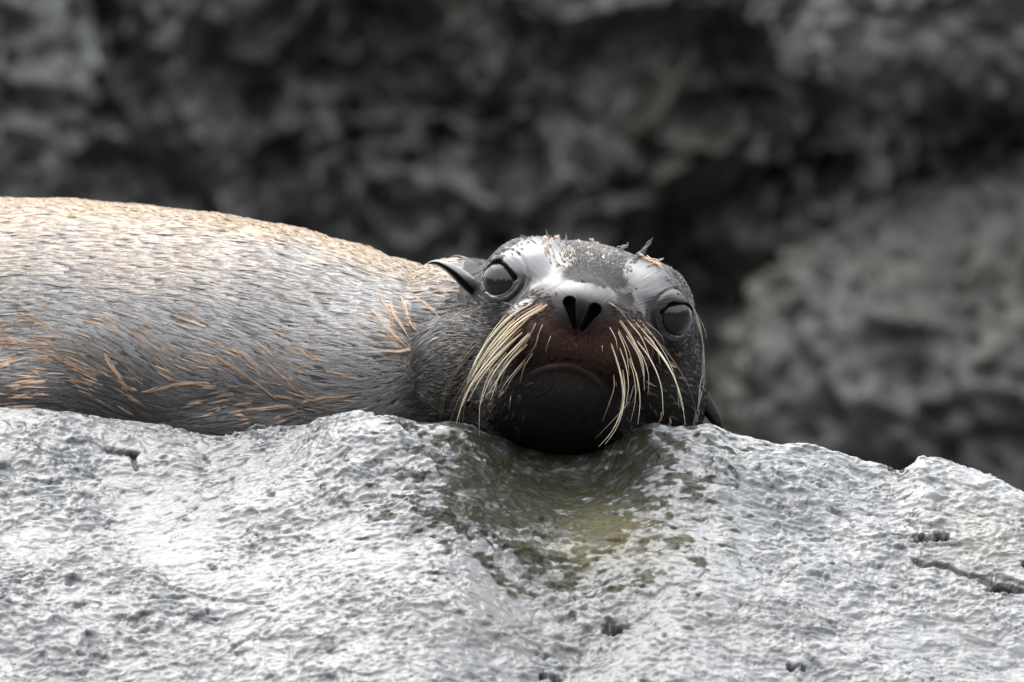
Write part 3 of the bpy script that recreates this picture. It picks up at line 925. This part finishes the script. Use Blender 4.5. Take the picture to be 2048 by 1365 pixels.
def locks(roots, length, width, nst, color, jit=0.12, lift=3.0, radius=0.9, tipw=0.25, K=7, tipcol=None, rootlift=-1.5, var=0.18):
    """grow locks from roots along the flow; length, width arrays; color (n,3)"""
    n = len(roots)
    P = roots.copy(); path = []; bs = []
    jt = RNG.normal(0, jit, n)
    lf = lift * RNG.uniform(0.5, 1.3, n)
    for k in range(K):
        d = sdf(P, False)
        g = np.stack([sdf(P + np.array(o_), False) - d for o_ in ((2., 0, 0), (0, 2., 0), (0, 0, 2.))], 1)
        g /= np.linalg.norm(g, axis=1)[:, None] + 1e-9
        s = k / (K - 1)
        target = rootlift + (lf - rootlift) * min(1, s * 1.6)
        P = P - g * (d - target)[:, None]
        v = flow_dir(P); v = v - g * (v * g).sum(1)[:, None]; v /= np.linalg.norm(v, axis=1)[:, None] + 1e-6
        b = np.cross(g, v)
        path.append(P.copy()); bs.append(b)
        v = v + b * jt[:, None]; v /= np.linalg.norm(v, axis=1)[:, None]
        P = P + v * (length / (K - 1))[:, None]
    path = np.stack(path, 1); bs = np.stack(bs, 1)           # n,K,3
    s = np.linspace(0, 1, K)
    off = RNG.normal(0, 0.5, (n, nst)); along = RNG.uniform(-0.12, 0.12, (n, nst))
    shr = (1 - (1 - tipw) * s ** 1.2)
    st = path[:, None] + (off * width[:, None])[:, :, None, None] * shr[None, None, :, None] * bs[:, None]
    st = st + (path[:, -1] - path[:, 0])[:, None, None, :] * along[:, :, None, None]
    st = st.reshape(-1, K, 3)
    cc = np.repeat(color, nst, 0)
    cc = cc * RNG.uniform(1 - var, 1 + var, (len(cc), 1))
    col = np.repeat(cc[:, None, :], K, 1)
    if tipcol is not None:
        tc_ = np.repeat(tipcol, nst, 0)
        m = (s ** 1.0)[None, :, None]
        col = col * (1 - m) + tc_[:, None] * m
    rad = np.repeat((radius * (1 - 0.75 * s ** 2))[None], len(st), 0)
    COAT.add(st, rad, col)

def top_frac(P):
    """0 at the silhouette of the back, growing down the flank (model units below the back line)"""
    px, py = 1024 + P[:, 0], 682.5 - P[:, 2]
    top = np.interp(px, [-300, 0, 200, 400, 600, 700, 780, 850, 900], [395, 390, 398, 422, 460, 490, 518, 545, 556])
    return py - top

bodyw = lambda c, n: smoothstep(-240, -300, to_head(c)[:, 0]) * 1.0 + 0.0
# general sleek coat
R0 = sample(14000, bodyw)
tf = top_frac(R0)
nz = fbm(R0 / np.array([120., 120., 60.]), 2, 0.5, 200)
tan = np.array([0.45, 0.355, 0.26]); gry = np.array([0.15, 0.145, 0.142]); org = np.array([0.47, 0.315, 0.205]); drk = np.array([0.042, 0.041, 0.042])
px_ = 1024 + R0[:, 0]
cream = np.array([0.43, 0.375, 0.325]); slv_sheen = np.array([0.30, 0.295, 0.293])  # silver tone paints the sky sheen of wet fur
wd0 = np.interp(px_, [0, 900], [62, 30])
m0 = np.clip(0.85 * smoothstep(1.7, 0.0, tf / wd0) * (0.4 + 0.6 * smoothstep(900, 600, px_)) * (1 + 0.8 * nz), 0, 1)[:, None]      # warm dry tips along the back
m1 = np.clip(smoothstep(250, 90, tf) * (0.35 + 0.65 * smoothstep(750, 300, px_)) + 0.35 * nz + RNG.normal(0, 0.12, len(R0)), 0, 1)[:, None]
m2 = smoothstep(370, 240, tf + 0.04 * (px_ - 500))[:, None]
m2 = np.clip(m2 + 0.9 * np.exp(-((px_ - 760) / 80) ** 2 - ((682.5 - R0[:, 2] - 630) / 45) ** 2)[:, None], 0, 1.3)  # sheen painted over mid flank, with a brighter patch at the neck
colr = gry * (1 - m2) + slv_sheen * m2
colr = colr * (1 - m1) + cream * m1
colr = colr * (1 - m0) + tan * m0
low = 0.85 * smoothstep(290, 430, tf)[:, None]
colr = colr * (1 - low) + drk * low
nk = (smoothstep(800, 850, px_) * smoothstep(590, 650, 682.5 - R0[:, 2]))[:, None]
colr = colr * (1 - 0.8 * nk)
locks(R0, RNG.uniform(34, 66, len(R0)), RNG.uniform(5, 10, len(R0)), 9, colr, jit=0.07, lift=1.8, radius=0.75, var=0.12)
# pale dry streaks where the underfur shows between locks
def streakw(c, n):
    t = top_frac(c); px = 1024 + c[:, 0]
    return bodyw(c, n) * (0.05 + smoothstep(200, 280, t) * smoothstep(440, 370, t) + 1.2 * smoothstep(260, 0, px) * smoothstep(180, 240, t) * smoothstep(420, 360, t))
R1 = sample(760, lambda c, n: streakw(c, n) * smoothstep(-0.25, 0.3, perlin(c / 75.0, 210)))
k1 = RNG.random(len(R1))[:, None] ** 1.8
c1 = org * (0.35 + 0.75 * k1) + (1 - k1) * 0.06
locks(R1, RNG.uniform(18, 70, len(R1)) * (0.6 + 0.6 * k1[:, 0]), RNG.uniform(1.0, 4.0, len(R1)), 9, c1, jit=0.1, lift=2.9, radius=0.74, tipw=0.6)
# fuzzy dry outline of the back
R2 = sample(2200, lambda c, n: bodyw(c, n) * smoothstep(40, 0, top_frac(c)) * (n[:, 2] > 0.3))
locks(R2, RNG.uniform(18, 34, len(R2)), np.full(len(R2), 4.0), 4, np.tile(tan * 1.0, (len(R2), 1)), jit=0.3, lift=5.0, radius=0.7)
# short wet hair on cheeks, jowls and crown
def facew(c, n):
    h = to_head(c)
    m = smoothstep(-300, -230, h[:, 0])
    cheek = smoothstep(-125, -165, h[:, 0]) * smoothstep(-35, -80, h[:, 2])
    crown = (smoothstep(20, 60, h[:, 2]) + np.exp(-((h[:, 0] - 12) / 50) ** 2) * smoothstep(0, 20, h[:, 2])) * smoothstep(-60, 40, h[:, 1]) * 0.6
    pads = 0.05 * smoothstep(60, 100, np.abs(h[:, 0])) * smoothstep(-20, -60, h[:, 2])
    slick = np.exp(-((np.abs(h[:, 0] - 2) - 108) / 62) ** 4) * smoothstep(118, 100, h[:, 2])
    return m * (cheek * 1.4 + crown * (1 - slick) + pads)
R3 = sample(9000, facew)
h3 = to_head(R3)
c3 = np.where((RNG.random(len(R3)) < 0.035)[:, None], org * 0.7, np.array([0.035, 0.031, 0.029])) * np.ones((len(R3), 3))
ck = smoothstep(-120, -170, h3[:, 0])[:, None]
c3 = np.where((RNG.random(len(R3))[:, None] < 0.25 * ck), np.array([0.16, 0.145, 0.13]), c3)
crn = smoothstep(10, 40, h3[:, 2])
c3 = c3 * (1 - 0.35 * crn[:, None])
pale = (RNG.random(len(R3)) < 0.02 * crn * smoothstep(70, 100, h3[:, 2]))[:, None]
c3 = np.where(pale, np.array([0.5, 0.38, 0.28]), c3)
locks(R3, RNG.uniform(14, 32, len(R3)) * (1 - 0.45 * crn), RNG.uniform(2.5, 5, len(R3)), 5, c3, jit=0.2, lift=1.6, radius=0.6)
# very short velvet over muzzle, chin and temples
def velvet(c, n):
    h = to_head(c)
    m = smoothstep(-250, -200, h[:, 0]) * smoothstep(260, 120, h[:, 1])
    slick = np.exp(-((np.abs(h[:, 0] - 2) - 108) / 62) ** 4) * smoothstep(-10, 5, h[:, 2])
    pad = np.exp(-((h[:, 0] + 7) / 66) ** 4 - ((h[:, 2] + 6) / 54) ** 4) + 5.0 * (nostril(h) < 9)
    eye = sum(np.exp(-(np.hypot(h[:, 0] - EYES[k][0], h[:, 2]) / 60) ** 8) for k in 'LR')
    return m * np.clip(1 - slick - pad - eye, 0.0, 1)
WET_COAT, COAT = COAT, Coat()
R4 = sample(10000, velvet)
h4 = to_head(R4)
b4 = (np.exp(-((h4[:, 0] + 5) / 150) ** 2 - ((h4[:, 2] + 80) / 62) ** 2))[:, None]
c4 = np.array([0.010, 0.0095, 0.010]) * (1 - b4) + np.array([0.060, 0.033, 0.024]) * b4
t4 = (smoothstep(20, 40, h4[:, 2]) + smoothstep(-140, -190, h4[:, 0]) * smoothstep(-160, -60, h4[:, 2]))[:, None]
c4 = c4 + 0.035 * np.clip(t4, 0, 1)
locks(R4, RNG.uniform(9, 17, len(R4)), RNG.uniform(2.5, 5, len(R4)), 4, c4, jit=0.22, lift=0.9, radius=0.5, var=0.3, rootlift=-0.8)
SHORT_COAT, COAT = COAT, WET_COAT
# single tufts and fringe hairs that stand clear of the head
def explicit(pts, width, nst, color, radius=1.0, tip=0.3, dy=-4.0):
    pts = np.array(pts, float); K = 7
    q = np.linspace(0, len(pts) - 1, K)
    px = spline(np.arange(len(pts)), pts[:, 0], q); py = spline(np.arange(len(pts)), pts[:, 1], q)
    ys = []; last = None
    for a, b in zip(px, py):
        h_, _ = hit(a, b)
        if h_ is not None: last = h_[1] + dy
        ys.append(last)
    f_ = next((v for v in ys if v is not None), 150.0)
    ys = [f_ if v is None else v for v in ys]
    c_ = np.array([W(a, b, y) for a, b, y in zip(px, py, ys)])
    T = np.gradient(c_, axis=0); bb = np.stack([-T[:, 2], T[:, 0] * 0, T[:, 0]], 1); bb /= np.linalg.norm(bb, axis=1)[:, None] + 1e-6
    s_ = np.linspace(0, 1, K)
    o_ = RNG.normal(0, 0.5, (nst, 1))
    prof = (1 - (1 - tip) * s_) * (0.35 + 0.65 * np.sin(np.pi * np.clip(s_ * 0.8 + 0.12, 0, 1)))
    off = o_ * width * prof[None]
    L_ = c_[-1] - c_[0]
    st = c_[None] + off[:, :, None] * bb[None] + RNG.normal(0, 0.6, (nst, 1, 3)) + (RNG.uniform(-0.25, 0.25, (nst, 1)) * np.sign(1))[:, :, None] * L_[None, None]
    st += bb[None] * (2.2 * np.sin(s_ * 9 + RNG.uniform(0, 6)))[None, :, None] * min(1, width / 5)
    COAT.add(st, np.repeat((radius * (1 - 0.7 * s_ ** 2))[None], nst, 0), np.tile(np.array(color) * RNG.uniform(0.75, 1.2, (nst, 1, 1)), (1, K, 1)))
paler = (0.26, 0.22, 0.17)
explicit([(1338, 556), (1368, 586), (1388, 618), (1400, 655)], 2, 5, paler, 0.8, 1.0)
explicit([(1392, 632), (1402, 668), (1407, 705), (1406, 740)], 2, 5, paler, 0.8, 1.0)
explicit([(1407, 700), (1407, 740), (1402, 775), (1396, 800)], 2, 5, paler, 0.8, 1.0)
explicit([(1392, 826), (1389, 842), (1385, 860)], 5, 9, paler, 1.1, 0.9)
explicit([(1340, 838), (1338, 850), (1337, 862)], 3, 5, (0.3, 0.2, 0.14), 1.0, 0.9)
explicit([(1324, 828), (1321, 838), (1318, 848)], 3, 4, (0.3, 0.22, 0.15), 1.0, 0.9)
explicit([(1272, 520), (1284, 508), (1294, 496), (1300, 484)], 9, 16, (0.10, 0.10, 0.10), 1.1, 0.3)
explicit([(1240, 503), (1247, 496), (1254, 489)], 7, 10, (0.22, 0.21, 0.2), 1.0, 0.4)
explicit([(1276, 512), (1292, 518), (1306, 524)], 6, 12, org, 1.2, 0.5)
explicit([(1296, 520), (1312, 528), (1324, 536)], 5, 10, org, 1.1, 0.5)
explicit([(1322, 520), (1308, 528), (1296, 532)], 3, 6, (0.3, 0.25, 0.2), 1.0, 0.5)
explicit([(1068, 484), (1054, 476), (1038, 470)], 1.5, 3, (0.16, 0.14, 0.11), 0.9, 0.5)
for _ in range(26):          # pale wet-tipped wisps over the crown
    x_, y_ = RNG.uniform(1080, 1150), RNG.uniform(480, 535)
    explicit([(x_, y_), (x_ + RNG.uniform(-3, 3), y_ - 7), (x_ + RNG.uniform(-8, 4), y_ - RNG.uniform(12, 18))], 2.0, 4, (0.30, 0.24, 0.19), 0.55, 0.5)
for p_ in ((1188, 483), (1199, 490), (1120, 477), (1094, 479), (1160, 486)):
    explicit([p_, (p_[0] - 4, p_[1] - 3), (p_[0] - 9, p_[1] - 5)], 4, 7, (0.6, 0.42, 0.32), 1.0, 0.6)
# long rusty clumps behind the ear and on the neck
for pl in ([(770, 605), (776, 625), (782, 645), (800, 662)], [(806, 603), (812, 622), (820, 645), (836, 660)], [(786, 612), (796, 640), (808, 662), (820, 668)], [(752, 630), (768, 645), (784, 668), (800, 680)],
           [(835, 598), (850, 608), (866, 622), (876, 632)], [(762, 670), (790, 680), (812, 688)], [(760, 706), (800, 703), (830, 700)], [(652, 742), (680, 750), (705, 755), (716, 758)],
           [(470, 700), (495, 715), (515, 735)], [(520, 690), (545, 712)], [(450, 725), (480, 745), (510, 765), (535, 785)], [(545, 735), (570, 758), (590, 780)], [(400, 680), (435, 692), (460, 700)],
           [(300, 782), (335, 772), (375, 768)], [(470, 826), (510, 818), (560, 812), (600, 816)], [(620, 800), (660, 795), (720, 790)], [(60, 640), (110, 660), (140, 680), (165, 700)], [(100, 690), (140, 725), (165, 745)],
           [(0, 690), (50, 685), (90, 700), (130, 715)], [(0, 730), (60, 715), (110, 725)], [(215, 715), (232, 745), (250, 770)], [(600, 700), (625, 715), (650, 722)], [(830, 765), (838, 758), (846, 750)]):
    explicit(pl, RNG.uniform(2.5, 5.5), 11, org * RNG.uniform(0.75, 1.15), 0.68, 0.45, -2.2)

def finish_coat(name, COAT, mat):
    pts = np.concatenate([p.reshape(-1, 3) for p in COAT.pts])
    K = COAT.pts[0].shape[1]; n = len(pts) // K
    hc = bpy.data.hair_curves.new(name)
    hc.add_curves([K] * n)
    hc.attributes['position'].data.foreach_set('vector', (pts * U).astype(np.float32).ravel())
    ra = hc.attributes.get('radius') or hc.attributes.new('radius', 'FLOAT', 'POINT')
    ra.data.foreach_set('value', (np.concatenate([r.ravel() for r in COAT.rad]) * U).astype(np.float32))
    ca = hc.attributes.new('col', 'FLOAT_COLOR', 'POINT')
    cc = np.concatenate([c.reshape(-1, 3) for c in COAT.col])
    ca.data.foreach_set('color', np.concatenate([cc, np.ones((len(cc), 1))], 1).astype(np.float32).ravel())
    hc.materials.append(mat)
    o = bpy.data.objects.new(name, hc)
    COL.objects.link(o)
    o['kind'] = 'stuff'
    adopt(o)
    print('strands', n)
finish_coat('fur', COAT, M_HAIR)
finish_coat('short_fur', SHORT_COAT, M_VELVET)
